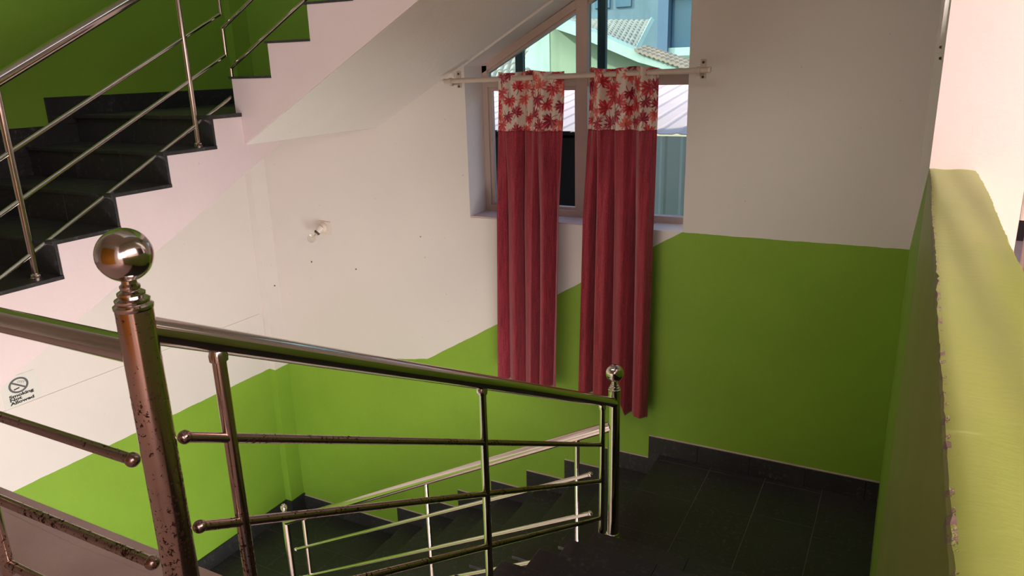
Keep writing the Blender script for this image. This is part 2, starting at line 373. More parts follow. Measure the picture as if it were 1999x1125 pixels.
d1 = tag(mk('door_1', box(-3.1, -0.5, -1.31, -1.24, ZF, 1.2), 'wood'), 'wide orange varnished wooden door behind the viewer', None, 'structure')
for i in range(4):
    for j in range(2): mk('door_panel', box(-3.0+0.64*i, -2.5+0.64*i, -1.24, -1.225, ZF+0.15+1.0*j, ZF+0.95+1.0*j), 'wood', d1, False, 0.01)
mk('handle', tube([(-1.74, -1.24, -0.1), (-1.74, -1.18, -0.1), (-1.86, -1.18, -0.1)], 0.01, 10), 'steel', d1)

# ------------------------------------------------------------------ stairs
def granite_row(name, parent, axis, a, b, c0, c1, z0, z1, n, off=0.0):
    """a run of granite pieces laid end to end; axis is the direction of the run (from a to b)"""
    cuts = [a + (b-a)*(i+off*(0 < i < n))/n for i in range(n+1)]
    for p, q in zip(cuts[:-1], cuts[1:]):
        p, q = p+0.0008, q-0.0008
        vf = box(p, q, c0, c1, z0, z1) if axis == 'x' else box(c0, c1, p, q, z0, z1)
        mk(name, vf, 'granite', parent, False, 0.002)

R8 = (ZF - ZM)/8
# the flight going down from the viewer to the middle landing
fa = empty('stair_flight', (-0.57, 1.92, ZM), 'near black granite flight going down beside the green parapet', 'stairs')
ya = lambda i: 0.81 + 0.317*(8-i)            # nosing of level i above the landing
za = lambda i: ZM + R8*i
pr = [(ya(1)-0.01, ZM-0.16)]
for i in range(1, 9): pr += [(ya(i)-0.012, za(i-1)-0.02), (ya(i)-0.012, za(i)-0.02)]
pr += [(0.78, ZF-0.02), (0.78, ZF-0.2)]
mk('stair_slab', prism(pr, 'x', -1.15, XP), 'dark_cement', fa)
for i in range(1, 9):
    granite_row('tread', fa, 'x', -1.193, XP, ya(i)-0.335 if i < 8 else 0.60, ya(i)+0.008, za(i)-0.02, za(i), 3, 0.15*(i % 2))
    granite_row('riser', fa, 'x', -1.188, XP, ya(i)-0.013, ya(i)-0.001, za(i-1), za(i)-0.02, 3)

# the flight going down along the back wall
fb = empty('stair_flight', (-2.2, 3.72, ZLOW), 'lower black granite flight descending along the back wall under the curtains', 'stairs')
xb = lambda k: -1.193 - 0.295*k
zb = lambda k: ZM - R8*k
pr = [(xb(0)+0.02, ZM-0.02)]
for k in range(0, 8): pr += [(xb(k)+0.012, zb(k)-0.02), (xb(k)+0.012, zb(k+1)-0.02)]
pr += [(xb(7)-0.02, ZLOW-0.2), (xb(0)+0.02, ZM-0.2)]
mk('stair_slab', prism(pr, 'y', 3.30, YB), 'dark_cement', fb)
for k in range(0, 8):
    if k > 0: granite_row('tread', fb, 'y', 3.245, YB, xb(k)-0.008, xb(k-1)+0.012, zb(k)-0.02, zb(k), 3, 0.2*(k % 2))
    granite_row('riser', fb, 'y', 3.31, YB, xb(k)+0.001, xb(k)+0.013, zb(k+1), zb(k)-0.02, 3)

# the flight below the lower landing (only its first steps)
fc = empty('stair_flight', (-3.85, 2.4, -5.05), 'bottom flight leaving the lower landing along the white wall', 'stairs')
for i in range(9):
    z = ZLOW - R8*(i+1)
    if z < -5.05: break
    mk('tread', box(XL, -3.26, 3.0-0.3*(i+1), 3.0-0.3*i+0.01, z-0.02, z), 'granite', fc)
    mk('riser', box(XL, -3.26, 3.0-0.3*i, 3.0-0.3*i+0.012, z, z+R8-0.02), 'granite', fc)
pr = [(3.0, ZLOW-0.02)]
for i in range(8): pr += [(3.0-0.3*i, ZLOW-R8*(i+1)-0.02), (3.0-0.3*(i+1), ZLOW-R8*(i+1)-0.02)]
pr += [(0.6, -5.05), (1.2, -5.05), (3.0, ZLOW-0.25)]
mk('stair_slab', prism(pr, 'x', XL, -3.27), 'pink', fc)

# upper flight along the left wall
XS = -3.27
f1 = empty('stair_flight', (-3.85, 2.0, ZF), 'upper granite flight with pink stringer climbing along the dark green wall', 'stairs')
R6 = (-0.204 - ZF)/6
y1 = lambda i: 2.816 - 0.311*(6-i)           # riser position of level i
z1 = lambda i: ZF + R6*i
pr = [(1.1, ZF-0.02), (y1(1)+0.012, ZF-0.02)]
for i in range(1, 7): pr += [(y1(i)+0.012, z1(i)-0.018)] + ([(y1(i+1)+0.012, z1(i)-0.018)] if i < 6 else [])
pr += [(YB, z1(6)-0.018), (YB, -0.379), (3.32, -0.379), (1.537, -1.238), (1.1, -1.449)]
mk('stringer_slab', prism(pr, 'x', XL, XS), 'pink', f1)
for i in range(1, 7):
    if i < 6: granite_row('tread', f1, 'x', XL, XS+0.004, y1(i)-0.012, y1(i+1)+0.012, z1(i)-0.018, z1(i), 3, 0.12*(i % 2))
    granite_row('riser', f1, 'x', XL, XS-0.001, y1(i), y1(i)+0.012, z1(i-1), z1(i)-0.018, 3, 0.1*(i % 2))
mk('tread', box(-3.66, XS+0.004, 2.804, 3.03, -0.222, -0.2035), 'granite', f1, False, 0.002)

# upper flight along the back wall
YN = 3.019
f2 = empty('stair_flight', (-2.2, 3.6, -0.376), 'topmost pink flight rising over the window with a plain white soffit', 'stairs')
x2 = lambda k: -3.318 + 0.2915*k
z2 = lambda k: -0.012 + 0.1725*k
pr = [(-3.306, -0.376), (-3.306, z2(0)-0.012)]
for k in range(0, 9): pr += [(x2(k+1)+0.012 if k < 8 else -0.93, z2(k)-0.012)] + ([(x2(k+1)+0.012, z2(k+1)-0.012)] if k < 8 else [])
pr += [(-0.93, soff(-0.93)), (-3.272, -0.376)]
st = mk('stringer_slab', prism(pr, 'y', YN, YB), 'pink', f2)
mk('soffit', prism([(-3.268, -0.3775), (-0.93, soff(-0.93)-0.0015), (-0.93, soff(-0.93)+0.004), (-3.268, -0.372)], 'y', YN+0.006, YB), 'white', f2)
for k in range(0, 9):
    granite_row('tread', f2, 'y', YN-0.004, YB, x2(k)-0.01, x2(k+1)+0.012 if k < 8 else -0.95, z2(k)-0.012, z2(k), 3)
    granite_row('riser', f2, 'y', YN+0.012, YB, x2(k), x2(k)+0.012, z2(k)-0.1725, z2(k)-0.012, 3)

# ------------------------------------------------------------------ granite skirting
SK = 0.115; T = 0.014
bb = empty('baseboard_back', (-2.0, YB, ZLOW), 'black granite skirting stepping down the back wall', None, 'structure')
xs = [-1.285, -0.971, -0.657, -0.342, -0.023, XP-0.003]
for a, b in zip(xs[:-1], xs[1:]): mk('skirting_tile', box(a+0.001, b-0.001, YB-T, YB, ZM, ZM+SK), 'granite', bb, False, 0.0015)
mk('plaster_bead', box(-1.285, XP, YB-0.008, YB, ZM+SK, ZM+SK+0.006), 'slab_pink', bb)
for k in range(0, 8):
    mk('skirting_tile', box(xb(k)-0.092, xb(k)+0.02, YB-T, YB, zb(k+1)+SK+0.001, zb(k)), 'granite', bb, False, 0.0015)
    if k < 7:
        mk('skirting_tile', box(xb(k+1)-0.092, xb(k)-0.094+0.112*(1), YB-T, YB, zb(k+1)+0.001, zb(k+1)+SK), 'granite', bb, False, 0.0015)
        mk('plaster_bead', box(xb(k+1)-0.092, xb(k)-0.094, YB-0.008, YB, zb(k+1)+SK, zb(k+1)+SK+0.005), 'slab_pink', bb)
cuts = [XL+0.065, -4.24, -3.93, -3.62, xb(7)+0.0]
for a, b in zip(cuts[:-1], cuts[1:]): mk('skirting_tile', box(a+0.001, b-0.001, YB-T, YB, ZLOW, ZLOW+SK), 'granite', bb, False, 0.0015)
mk('plaster_bead', box(XL+0.065, xb(7)-0.092, YB-0.008, YB, ZLOW+SK, ZLOW+SK+0.005), 'slab_pink', bb)
bl = empty('baseboard_left', (XL, 3.2, ZLOW), 'black granite skirting along the foot of the white wall', None, 'structure')
cuts = [2.75, 3.06, 3.37, 3.68, 3.99, 4.05]
for a, b in zip(cuts[:-1], cuts[1:]): mk('skirting_tile', box(XL, XL+T, a+0.001, b-0.001, ZLOW, ZLOW+SK+0.02), 'granite', bl, False, 0.0015)
mk('skirting_tile', box(XL, XL+0.065+T, 4.05-T, 4.05, ZLOW, ZLOW+SK+0.02), 'granite', bl)
mk('skirting_tile', box(XL+0.065, XL+0.065+T, 4.05, YB, ZLOW, ZLOW+SK+0.02), 'granite', bl)
bu = empty('baseboard_upper', (XL, 2.6, ZF), 'dark granite skirting stepping up the green wall beside the upper flight', None, 'structure')
for i in range(1, 6):
    mk('skirting_tile', box(XL, XL+T, y1(i)-0.16, y1(i+1), z1(i), z1(i)+SK-0.01), 'granite', bu, False, 0.0015)
    mk('skirting_tile', box(XL, XL+T, y1(i)-0.16, y1(i)+0.0, z1(i-1)+SK-0.009, z1(i)-0.001), 'granite', bu, False, 0.0015)
mk('skirting_tile', box(XL, XL+T, y1(6)-0.16, y1(6), z1(5)+SK-0.009, z1(6)-0.001), 'granite', bu, False, 0.0015)
mk('skirting_tile', box(XL, XL+T, y1(6)-0.16, 3.4, z1(6), z1(6)+SK-0.01), 'granite', bu, False, 0.0015)
mk('skirting_tile', box(XL, XL+T, 3.402, 4.05, z1(6), z1(6)+SK-0.01), 'granite', bu, False, 0.0015)
mk('skirting_tile', box(XL, -3.36, YB-T, YB, z1(6), z1(6)+SK-0.01), 'granite', bu, False, 0.0015)

# ------------------------------------------------------------------ railings
def newel(parent, x, y, z0, z1_, r, mat, base=True, finial=True):
    p = mk('newel_post', tube([(x, y, z0), (x, y, z1_)], r, 32), mat, parent, 'auto')
    if base: mk('base_flange', lathe([(r*1.62, 0), (r*1.62, 0.008), (r*1.5, 0.014), (r*1.42, 0.016), (r*1.42, 0.022), (r*1.25, 0.03), (r*1.2, 0.032), (r*1.15, 0.04), (r, 0.044)], (x, y, z0)), 'steel', p, 'auto')
    k = r/0.0315
    mk('collar', lathe([(r*1.01, -0.003*k), (r*1.06, 0), (r*1.06, 0.005*k), (r*0.88, 0.009*k), (r*0.93, 0.012*k), (r*0.93, 0.016*k), (r*0.68, 0.021*k), (r*0.74, 0.024*k), (r*0.74, 0.028*k), (r*0.5, 0.033*k), (r*0.54, 0.036*k), (r*0.54, 0.040*k), (r*0.40, 0.044*k), (r*0.40, 0.052*k)], (x, y, z1_)), 'steel', p, 'auto')
    if finial: mk('ball_finial', ball((x, y, z1_+0.05*k+0.0455*k*0.97), 0.0465*k, 40, 24), 'steel', p, True)
    return p
def rail(parent, a, b, r, mat, balls=(False, False)):
    o = mk('rail', tube([a, b], r, 18), mat, parent, 'auto'); a, b = Vector(a), Vector(b); d = (b-a).normalized()
    if balls[0]: mk('ball_end', ball(a-d*r*0.5, r*1.32, 22, 12), mat, o, True)
    if balls[1]: mk('ball_end', ball(b+d*r*0.5, r*1.32, 22, 12), mat, o, True)
    return o
# near flight
XA = -1.17
ra = empty('stair_railing', (XA, 2.0, ZM), 'dark polished steel stair railing with ball-topped newel posts in front of the curtains', 'railing')
newel(ra, XA, 0.786, ZF, -0.385, 0.0315, 'steel_rust')
newel(ra, XA, 3.225, ZM, -1.545, 0.0300, 'steel')
hz = lambda y: -0.438 - 0.4885*(y-0.816)
mk('handrail', tube([(XA, 0.80, hz(0.80)), (XA, 3.222, hz(3.222))], 0.0255, 28), 'steel', ra, 'auto')
stepz = lambda y: max([za(i) for i in range(1, 9) if ya(i)+0.008 >= y] + [ZM])
for y in (0.945, 1.953, 3.06):
    bq = mk('baluster', tube([(XA, y, stepz(y)), (XA, y, hz(y)-0.015)], 0.0140, 18), 'steel_rust' if y < 1.5 else 'steel', ra, 'auto')
    mk('weld', lathe([(0.0185, -0.012), (0.019, 0.0), (0.015, 0.012)], (XA, y, hz(y)-0.03), 18), 'steel', bq, 'auto')
for dz in (-0.665+0.0, -0.862, -1.072):
    rail(ra, (XA, 0.847, dz), (XA, 3.035, dz-0.498*(3.035-0.847)), 0.0105, 'steel_rust2', (True, False))
# guard rail at the floor edge
rg = empty('guard_railing', (-2.2, 0.786, ZF), 'rust-speckled steel guard railing along the pink cement floor edge', 'railing')
mk('handrail', tube([(-3.22, 0.786, -0.468), (XA-0.02, 0.786, -0.468)], 0.0255, 28), 'steel', rg, 'auto')
for z in (-0.703, -0.934): rail(rg, (-3.18, 0.786, z), (-1.262, 0.786, z), 0.0112, 'steel_rust2', (False, True))
rail(rg, (-3.18, 0.786, -1.105), (-1.3, 0.786, -1.125), 0.0112, 'steel_rust2', (False, True))
for x in (-1.828, -2.5, -3.18): mk('baluster', tube([(x, 0.786, ZF), (x, 0.786, -0.48)], 0.0140, 18), 'steel_rust', rg, 'auto')
# flight along the back wall
YR = 3.218
rb = empty('stair_railing', (-2.4, YR, ZLOW), 'bright silver stair railing descending towards the corner under the window', 'railing')
bz = lambda x: -1.752 + 0.5215*(x + 1.2)
mk('handrail', tube([(-1.185, YR, bz(-1.185)), (-3.54, YR, bz(-3.54))], 0.0255, 28), 'steel', rb, 'auto')
newel(rb, -3.553, YR, ZLOW, -2.925, 0.0250, 'steel', True, False)
mk('cap_rings', lathe([(0.014, 0), (0.021, 0.006), (0.014, 0.012), (0.024, 0.018), (0.014, 0.024), (0.022, 0.03), (0.014, 0.036), (0.014, 0.04), (0.006, 0.034)], (-3.553, YR, -2.885)), 'steel', rb, 'auto')
for x, zb_ in ((-1.37, zb(1)-0.06), (-2.345, zb(4)-0.04), (-3.38, ZLOW)):
    mk('baluster', tube([(x, YR+0.002, zb_), (x, YR+0.002, bz(x)-0.015)], 0.0145, 18), 'steel', rb, 'auto')
for z0 in (-2.042, -2.274, -2.506):
    rail(rb, (-1.296, YR-0.004, z0), (-3.473, YR-0.004, z0-0.5195*2.177), 0.0115, 'steel', (True, True))
# upper flights
XU, YU = -3.33, 3.022
ru = empty('stair_railing', (XU, 2.3, ZF), 'tall steel railing bending round the upper stair corner by the dark green wall', 'railing')
uz = lambda y: 0.008 + 0.517*(y-1.834)
mk('handrail', tube([(XU, 1.0, uz(1.0)), (XU, YU, uz(YU)), (XU, YU, uz(YU)+0.12), (-1.6, YU+0.01, uz(YU)+0.12+0.55*1.73)], 0.0275, 24), 'steel', ru, 'auto')
for y, z in ((2.762, z1(5)), (1.812, z1(2)), (1.1, ZF)):
    bq = mk('baluster', tube([(XU, y, z), (XU, y, uz(y)-0.015)], 0.0145, 18), 'steel', ru, 'auto')
    mk('base_flange', lathe([(0.026, 0), (0.026, 0.006), (0.021, 0.010), (0.023, 0.014), (0.021, 0.02), (0.0165, 0.024)], (XU, y, z), 20), 'steel', bq, 'auto')
for ya_, za_, zc, zd in ((1.0, -0.309-0.767*0.496, 0.309, 0.45), (1.0, -0.536-0.719*0.488, 0.099, 0.238)):
    mk('rail', tube([(XU, ya_, za_), (XU, YU-0.006, zc)], 0.0100, 14), 'steel', ru, 'auto')
    mk('riser_bar', tube([(XU, YU, zc-0.006), (XU, YU, zd+0.004)], 0.0105, 14), 'steel', ru, 'auto')
    mk('rail', tube([(XU, YU, zd), (-1.6, YU+0.01, zd+0.55*1.73)], 0.0100, 14), 'steel', ru, 'auto')
mk('rail', tube([(XU, 1.0, -0.798-0.664*0.497), (XU, YU, -0.121)], 0.0100, 14), 'steel', ru, 'auto')
mk('riser_bar', tube([(XU+0.012, YU+0.012, -0.016), (XU+0.012, YU+0.012, 0.036)], 0.0105, 14), 'steel', ru, 'auto')
mk('rail', tube([(XU+0.012, YU+0.012, 0.034), (-1.6, YU+0.01, 0.034+0.543*1.72)], 0.0100, 14), 'steel', ru, 'auto')

# ------------------------------------------------------------------ window
YW = 4.42
wn = empty('window_1', (-1.83, YW, WZ), 'slope-topped window with beige frame below the stair soffit', None, 'structure')
def bar(name, poly, y0, y1, mat='frame', parent=wn, bev=0.003): return mk(name, prism(poly, 'y', y0, y1), mat, parent, False, bev)
rect = lambda a, b, c, d: [(a, c), (b, c), (b, d), (a, d)]
dg = lambda x: 0.012 + 0.543*(x - WX0)       # underside line of the sloping head
bar('frame_post', rect(WX0, WX0+0.04, -0.945, dg(WX0)), YW, YW+0.06)
bar('frame_post', rect(WX1-0.05, WX1, -0.945, dg(WX1-0.03)), YW, YW+0.06)
bar('frame_sill', rect(WX0, WX1, -0.955, -0.905), YW-0.005, YW+0.06)
bar('sloping_head', [(WX0, dg(WX0)-0.055), (WX1, dg(WX1)-0.055), (WX1, dg(WX1)), (WX0, dg(WX0))], YW, YW+0.06)
bar('sloping_bead', [(WX0+0.04, dg(WX0+0.04)-0.072), (WX1, dg(WX1)-0.072), (WX1, dg(WX1)-0.053), (WX0+0.04, dg(WX0+0.04)-0.053)], YW+0.015, YW+0.06)
bar('mullion', rect(-1.878, -1.803, -0.945, dg(-1.84)-0.02), YW-0.008, YW+0.06)
bar('transom', rect(WX0+0.04, -1.878, -0.128, -0.068), YW-0.003, YW+0.06)
bar('transom', rect(-1.803, WX1-0.04, -0.128, -0.068), YW-0.003, YW+0.06)
sash = bar('sash', rect(-2.512, -2.488, -0.905, -0.128), YW+0.012, YW+0.05)
bar('sash_rail', rect(-2.488, -1.88, -0.152, -0.128), YW+0.012, YW+0.05, 'frame', sash)
bar('sash_rail', rect(-2.488, -1.88, -0.905, -0.888), YW+0.012, YW+0.05, 'frame', sash)
bar('sash_rail', rect(-1.895, -1.878, -0.888, -0.152), YW+0.012, YW+0.05, 'frame', sash)
mk('latch', box(-2.496, -2.484, YW-0.002, YW+0.014, -0.56, -0.48), 'rod', sash)
bar('pane', [(WX0+0.04, -0.068), (-1.878, -0.068), (-1.878, dg(-1.878)-0.06), (WX0+0.04, dg(WX0+0.04)-0.06)], YW+0.03, YW+0.036, 'glass_cyan', wn, 0)
bar('pane', [(-1.803, -0.068), (WX1-0.04, -0.068), (WX1-0.04, dg(WX1-0.04)-0.06), (-1.803, dg(-1.803)-0.06)], YW+0.03, YW+0.036, 'glass_cyan', wn, 0)
bar('pane', rect(-2.488, -1.895, -0.888, -0.152), YW+0.03, YW+0.036, 'glass_clear', wn, 0)
bar('pane', rect(-1.803, WX1-0.04, -0.905, -0.128), YW+0.03, YW+0.036, 'glass_clear', wn, 0)
for x0, x1 in ((-2.373, -2.318), (-1.796, -1.744)): bar('grille_bar', rect(x0, x1, -0.10, dg(x1)+0.1), 4.56, 4.60, 'dark')
mk('sill', box(WX0, WX1, YB+0.003, YW, -0.96, -0.946), 'slab_pink', wn)

# ------------------------------------------------------------------ curtain rod
YRD = 4.1
rz = lambda x: -0.078 + 0.020*(x + 2.636)
rod = empty('curtain_rod', (-1.81, YRD, rz(-1.81)-0.015), 'cream painted curtain rod on two wall brackets', 'curtain rod')
mk('pole', tube([(-2.636, YRD, rz(-2.636)), (-0.986, YRD, rz(-0.986))], 0.0150, 20), 'rod', rod, 'auto')
for x in (-2.638, -0.984): mk('end_cap', lathe([(0.0155, -0.006), (0.0165, -0.003), (0.0165, 0.004), (0.013, 0.006)], (x, YRD, rz(x)), 18, (1, 0, 0)), 'cream_plastic', rod, 'auto')
for x in (-2.588, -1.042):
    b = mk('bracket', join(box(x-0.016, x+0.016, YB-0.006, YB, rz(x)-0.045, rz(x)+0.055), box(x-0.008, x+0.008, YRD+0.008, YB-0.004, rz(x)-0.026, rz(x)-0.014),
        tube([(x-0.010, YRD, rz(x)), (x+0.010, YRD, rz(x))], 0.0195, 18), box(x-0.008, x+0.008, YRD-0.004, YRD+0.02, rz(x)-0.03, rz(x)-0.012)), 'rod', rod, False, 0.002)
    mk('screw', lathe([(0.007, 0), (0.007, 0.003), (0.004, 0.006)], (x, YB-0.006, rz(x)+0.040), 12, (0, -1, 0)), 'screw', b, 'auto')
    mk('screw', lathe([(0.007, 0), (0.007, 0.003), (0.004, 0.006)], (x, YB-0.006, rz(x)-0.036), 12, (0, -1, 0)), 'screw', b, 'auto')

# ------------------------------------------------------------------ curtains
def leaf_print(s, t, seed, wid, hei):
    """lobed leaves scattered over the cloth; s,t in metres of cloth. Returns colours."""
    r = np.random.default_rng(seed); n = len(s)
    col = np.tile(np.array([0.66, 0.55, 0.47]), (n, 1))
    sheen = 0.5 + 0.5*np.sin(s*190 + 3*np.sin(t*17)); col *= (0.93 + 0.07*sheen)[:, None]
    pts = []; tries = 0
    while len(pts) < 60 and tries < 4000:
        tries += 1
        p = (r.random()*wid, r.random()*(hei+0.06)-0.03)
        if all((p[0]-q[0])**2 + (p[1]-q[1])**2 > 0.066**2 for q in pts): pts.append(p)
    dark, mid_, light_ = np.array([0.30, 0.004, 0.030]), np.array([0.50, 0.020, 0.035]), np.array([0.62, 0.10, 0.075])
    for k, (cx, cy) in enumerate(pts):
        a = r.uniform(-0.9, 0.9) + (PI if r.random() < 0.5 else 0); R = r.uniform(0.042, 0.060)
        x = (s-cx)*math.cos(a) + (t-cy)*math.sin(a); y = -(s-cx)*math.sin(a) + (t-cy)*math.cos(a)
        th = np.arctan2(x, y + 0.35*R); rr = np.hypot(x, y + 0.35*R)
        lobe = 0.55 + 0.45*np.abs(np.cos(2.5*th))**1.1
        lobe *= np.where(np.abs(th) > 2.4, 0.25, 1.0)*(0.9 + 0.16*np.cos(15*th))*(1.12 - 0.14*np.abs(th))
        ins = rr < R*lobe*1.12
        stem = (np.abs(x + 0.15*y*np.sin(y*60)) < 0.0022) & (y < 0) & (y > -1.25*R)
        base = [dark, mid_, mid_, light_][r.integers(0, 4)]
        vein = (np.abs(np.cos(2.5*th)) > 0.993) & (rr > 0.1*R)
        g = (0.75 + 0.5*rr/R)[:, None]
        col = np.where((ins & ~vein)[:, None], base*g, col)
        col = np.where((ins & vein)[:, None], np.array([0.60, 0.24, 0.20]), col)
        col = np.where(stem[:, None], dark*1.1, col)
    return col
def curtain(label, top, bot, zt, zsplit, zb_fn, foldfn, seed, width_cloth):
    """top/bot = (x0,x1) at head and hem; foldfn(u,v) gives the offset of the cloth from the rod line"""
    root = empty('curtain', ((top[0]+top[1])/2, YRD, zb_fn(1.0)), label, 'curtain', None, 'pair of crimson eyelet curtains at the window')
    def sheet(name, mat, za_, zb2, nu, nv, v0, v1, prnt):
        U, V = np.meshgrid(np.linspace(0, 1, nu), np.linspace(0, 1, nv)); U = U.ravel(); V = V.ravel()
        VV = v0 + (v1-v0)*V
        hang = np.array([za_(u) + (zb2(u)-za_(u))*v for u, v in zip(U, V)])
        bell = VV**1.15
        x0 = top[0] + (bot[0]-top[0])*bell; x1 = top[1] + (bot[1]-top[1])*bell
        Y, dx = foldfn(U, VV)
        X = x0 + (x1-x0)*U + dx
        v = np.stack([X, YRD + Y, hang], 1)
        f = [(j*nu+i, j*nu+i+1, (j+1)*nu+i+1, (j+1)*nu+i) for j in range(nv-1) for i in range(nu-1)]
        o = mk(name, ([tuple(p) for p in v], f), mat, root, True)
        me = o.data
        at = me.attributes.new('cloth', 'FLOAT_VECTOR', 'POINT')
        at.data.foreach_set('vector', np.stack([U*width_cloth, hang, 0*U], 1).ravel())
        if prnt:
            c = leaf_print(U*width_cloth, -hang, seed, width_cloth, 0.38)
            ca = me.color_attributes.new('print', 'FLOAT_COLOR', 'POINT')
            ca.data.foreach_set('color', np.hstack([c, np.ones((len(c), 1))]).ravel())
        so = o.modifiers.new('cloth_thickness', 'SOLIDIFY'); so.thickness = 0.0022; so.offset = 0
        return o
    vs = (zt - zsplit)/(zt - zb_fn(0.5))
    sheet('header_band', 'header', lambda u: zt + 0.006*math.sin(u*9+seed), lambda u: zsplit, 300, 230, 0, vs, True)
    sheet('drape', 'curtain', lambda u: zsplit + 0.002, zb_fn, 220, 130, vs, 1, False)
    return root
def pleat(t, p=0.5):                        # rounded ridge towards the room, tight valley towards the wall
    c = np.cos(2*PI*t); return np.sign(c)*np.abs(c)**p if p == 1 else 2*((0.5+0.5*c)**p) - 1
def fold_l(u, v):
    k = np.clip((v-0.08)/0.35, 0, 1)
    y = -0.036*np.cos(2*PI*(u-0.13)/0.56)*(1-0.72*k) - 0.042*pleat(u*4.1-0.12+0.10*np.sin(2.5*v+u*4))*k - 0.009*np.cos(2*PI*(u*6.6+0.1))*(1-0.3*k)
    return y, 0.009*np.sin(2*PI*(u*4.1+0.1)) * (0.3+0.7*k) * np.sin(PI*u)
def fold_r(u, v):
    k = np.clip((v-0.08)/0.35, 0, 1)
    y = -0.034*np.cos(2*PI*(u-0.18)/0.315)*(1-0.75*k) - 0.046*pleat(u*3.6-0.16+0.10*np.sin(2.2*v+u*3))*k - 0.007*np.cos(2*PI*(u*8.3+0.2))*(1-0.2*k)
    return y, 0.010*np.sin(2*PI*(u*3.6+0.05)) * (0.3+0.7*k) * np.sin(PI*u)
curtain('crimson curtain with leaf-printed head hanging over the narrow window side', (-2.243, -1.833), (-2.300, -1.880), -0.030, -0.376,
        lambda u: -2.045 + 0.02*math.sin(u*8), fold_l, 3, 0.56)
curtain('crimson leaf-headed curtain with uneven longer hem beside the wide window pane', (-1.668, -1.268), (-1.718, -1.275), -0.022, -0.362,
        lambda u: -2.035 - 0.085*max(0, min(1, (u-0.62)/0.08)) + 0.015*math.sin(u*9), fold_r, 8, 0.58)

# ------------------------------------------------------------------ bulb on the back wall
bx, bz_ = -3.822, -1.122
bk = empty('wall_bulb', (bx, YB, bz_-0.05), 'clear light bulb in a cream angled holder on a square plate', 'lamp')
pl = mk('back_plate', prism([(bx-0.055, bz_+0.052), (bx+0.058, bz_+0.048), (bx+0.052, bz_-0.05), (bx-0.052, bz_-0.046)], 'y', YB-0.008, YB), 'cream_plastic', bk, False, 0.002)
ax = Vector((-0.42, -0.62, -0.66)).normalized(); hb = Vector((bx-0.012, YB-0.006, bz_+0.005))
mk('holder', lathe([(0.038, 0), (0.038, 0.012), (0.030, 0.022), (0.026, 0.03)], hb, 24, (0, -1, 0)), 'cream_plastic', bk, 'auto')
hb = hb + Vector((0, -0.022, 0.0))
mk('holder_neck', lathe([(0.027, -0.006), (0.027, 0.018), (0.024, 0.026), (0.022, 0.042)], hb, 24, ax), 'cream_plastic', bk, 'auto')
mk('ferrule', lathe([(0.0225, 0.040), (0.0225, 0.054), (0.017, 0.056)], hb, 24, ax), 'screw', bk, 'auto')
mk('glass_bulb', lathe([(0.014, 0.054), (0.0145, 0.066), (0.020, 0.078), (0.0275, 0.092), (0.030, 0.106), (0.0275, 0.120), (0.019, 0.131), (0.008, 0.136), (0.001, 0.137)], hb, 28, ax), 'bulb', bk, True)
mk('filament_stem', tube([hb+ax*0.055, hb+ax*0.098], 0.003, 8), 'cream_plastic', bk)

# small fixings left in the walls
def fixing(label, p, n, k=1.0):
    t = empty('wall_screw', p, label, 'screw'); n = Vector(n)
    mk('head', lathe([(0.005*k, 0.0), (0.006*k, 0.004), (0.004*k, 0.008)], Vector(p), 10, n), 'screw', t)
    mk('plug', lathe([(0.009*k, -0.001), (0.009*k, 0.002)], Vector(p), 10, n), 'cream_plastic', t)
fixing('small screw in the white wall diagonally below the bulb', (-3.99, YB, -1.40), (0, -1, 0))
fixing('tiny dark screw in the white wall between bulb and handrail', (-3.56, YB, -1.415), (0, -1, 0), 0.8)
fixing('old nail near the white corner above the handrail', (XL+0.065, 4.15, -1.62), (1, 0, 0))
fixing('lone small plug on the white wall between bulb and curtain', (-2.96, YB, -1.12), (0, -1, 0), 0.6)
fixing('upper of two screw holes at the pale wall edge', (XP, 2.55, 0.02), (-1, 0, 0), 0.7)
fixing('lower of two screw holes at the pale wall edge', (XP, 2.38, -0.01), (-1, 0, 0), 0.7)

# ------------------------------------------------------------------ no smoking notice
sx = XL
sg = empty('notice', (sx, 2.19, -1.815), 'laminated no smoking notice reading Smoking Not Allowed', 'notice')
mk('sheet', prism([(2.085, -1.818), (2.292, -1.806), (2.297, -1.70), (2.283, -1.632), (2.085, -1.630)], 'x', sx, sx+0.0022), 'paper', sg)
def ring(cy, cz, r0, r1, y_s=1.0, n=40):
    v, f = [], []
    for x in (sx+0.0022, sx+0.0032):
        for r in (r0, r1):
            v += [(x, cy + y_s*r*math.cos(2*PI*i/n), cz + r*math.sin(2*PI*i/n)) for i in range(n)]
    for i in range(n):
        j = (i+1) % n; f += [(2*n+i, 2*n+j, 3*n+j, 3*n+i), (i, j, n+j, n+i), (n+i, n+j, 3*n+j, 3*n+i), (i, j, 2*n+j, 2*n+i)]
    return v, f
cy, cz = 2.182, -1.692
slash = lambda y0, z0, y1, z1, w_: prism([(y0-w_*(z1-z0), z0+w_*(y1-y0)), (y1-w_*(z1-z0), z1+w_*(y1-y0)), (y1+w_*(z1-z0), z1-w_*(y1-y0)), (y0+w_*(z1-z0), z0-w_*(y1-y0))], 'x', sx+0.002, sx+0.0033)
mk('prohibition_ring', join(ring(cy, cz, 0.036, 0.046, 1.22), slash(cy-0.040, cz+0.028, cy+0.040, cz-0.028, 0.05)), 'ink_grey', sg)
mk('cigarette', slash(cy-0.030, cz-0.020, cy+0.002, cz-0.016, 0.10), 'ink', sg)
smoke = [[(sx+0.003, cy+0.004+0.006*math.cos(a)+0.010*i, cz+0.018+0.007*math.sin(a)-0.004*i) for a in [k*0.5 for k in range(9)]] for i in range(4)]
mk('smoke_curls', join(*[tube(q, 0.0009, 6) for q in smoke]), 'ink_grey', sg)
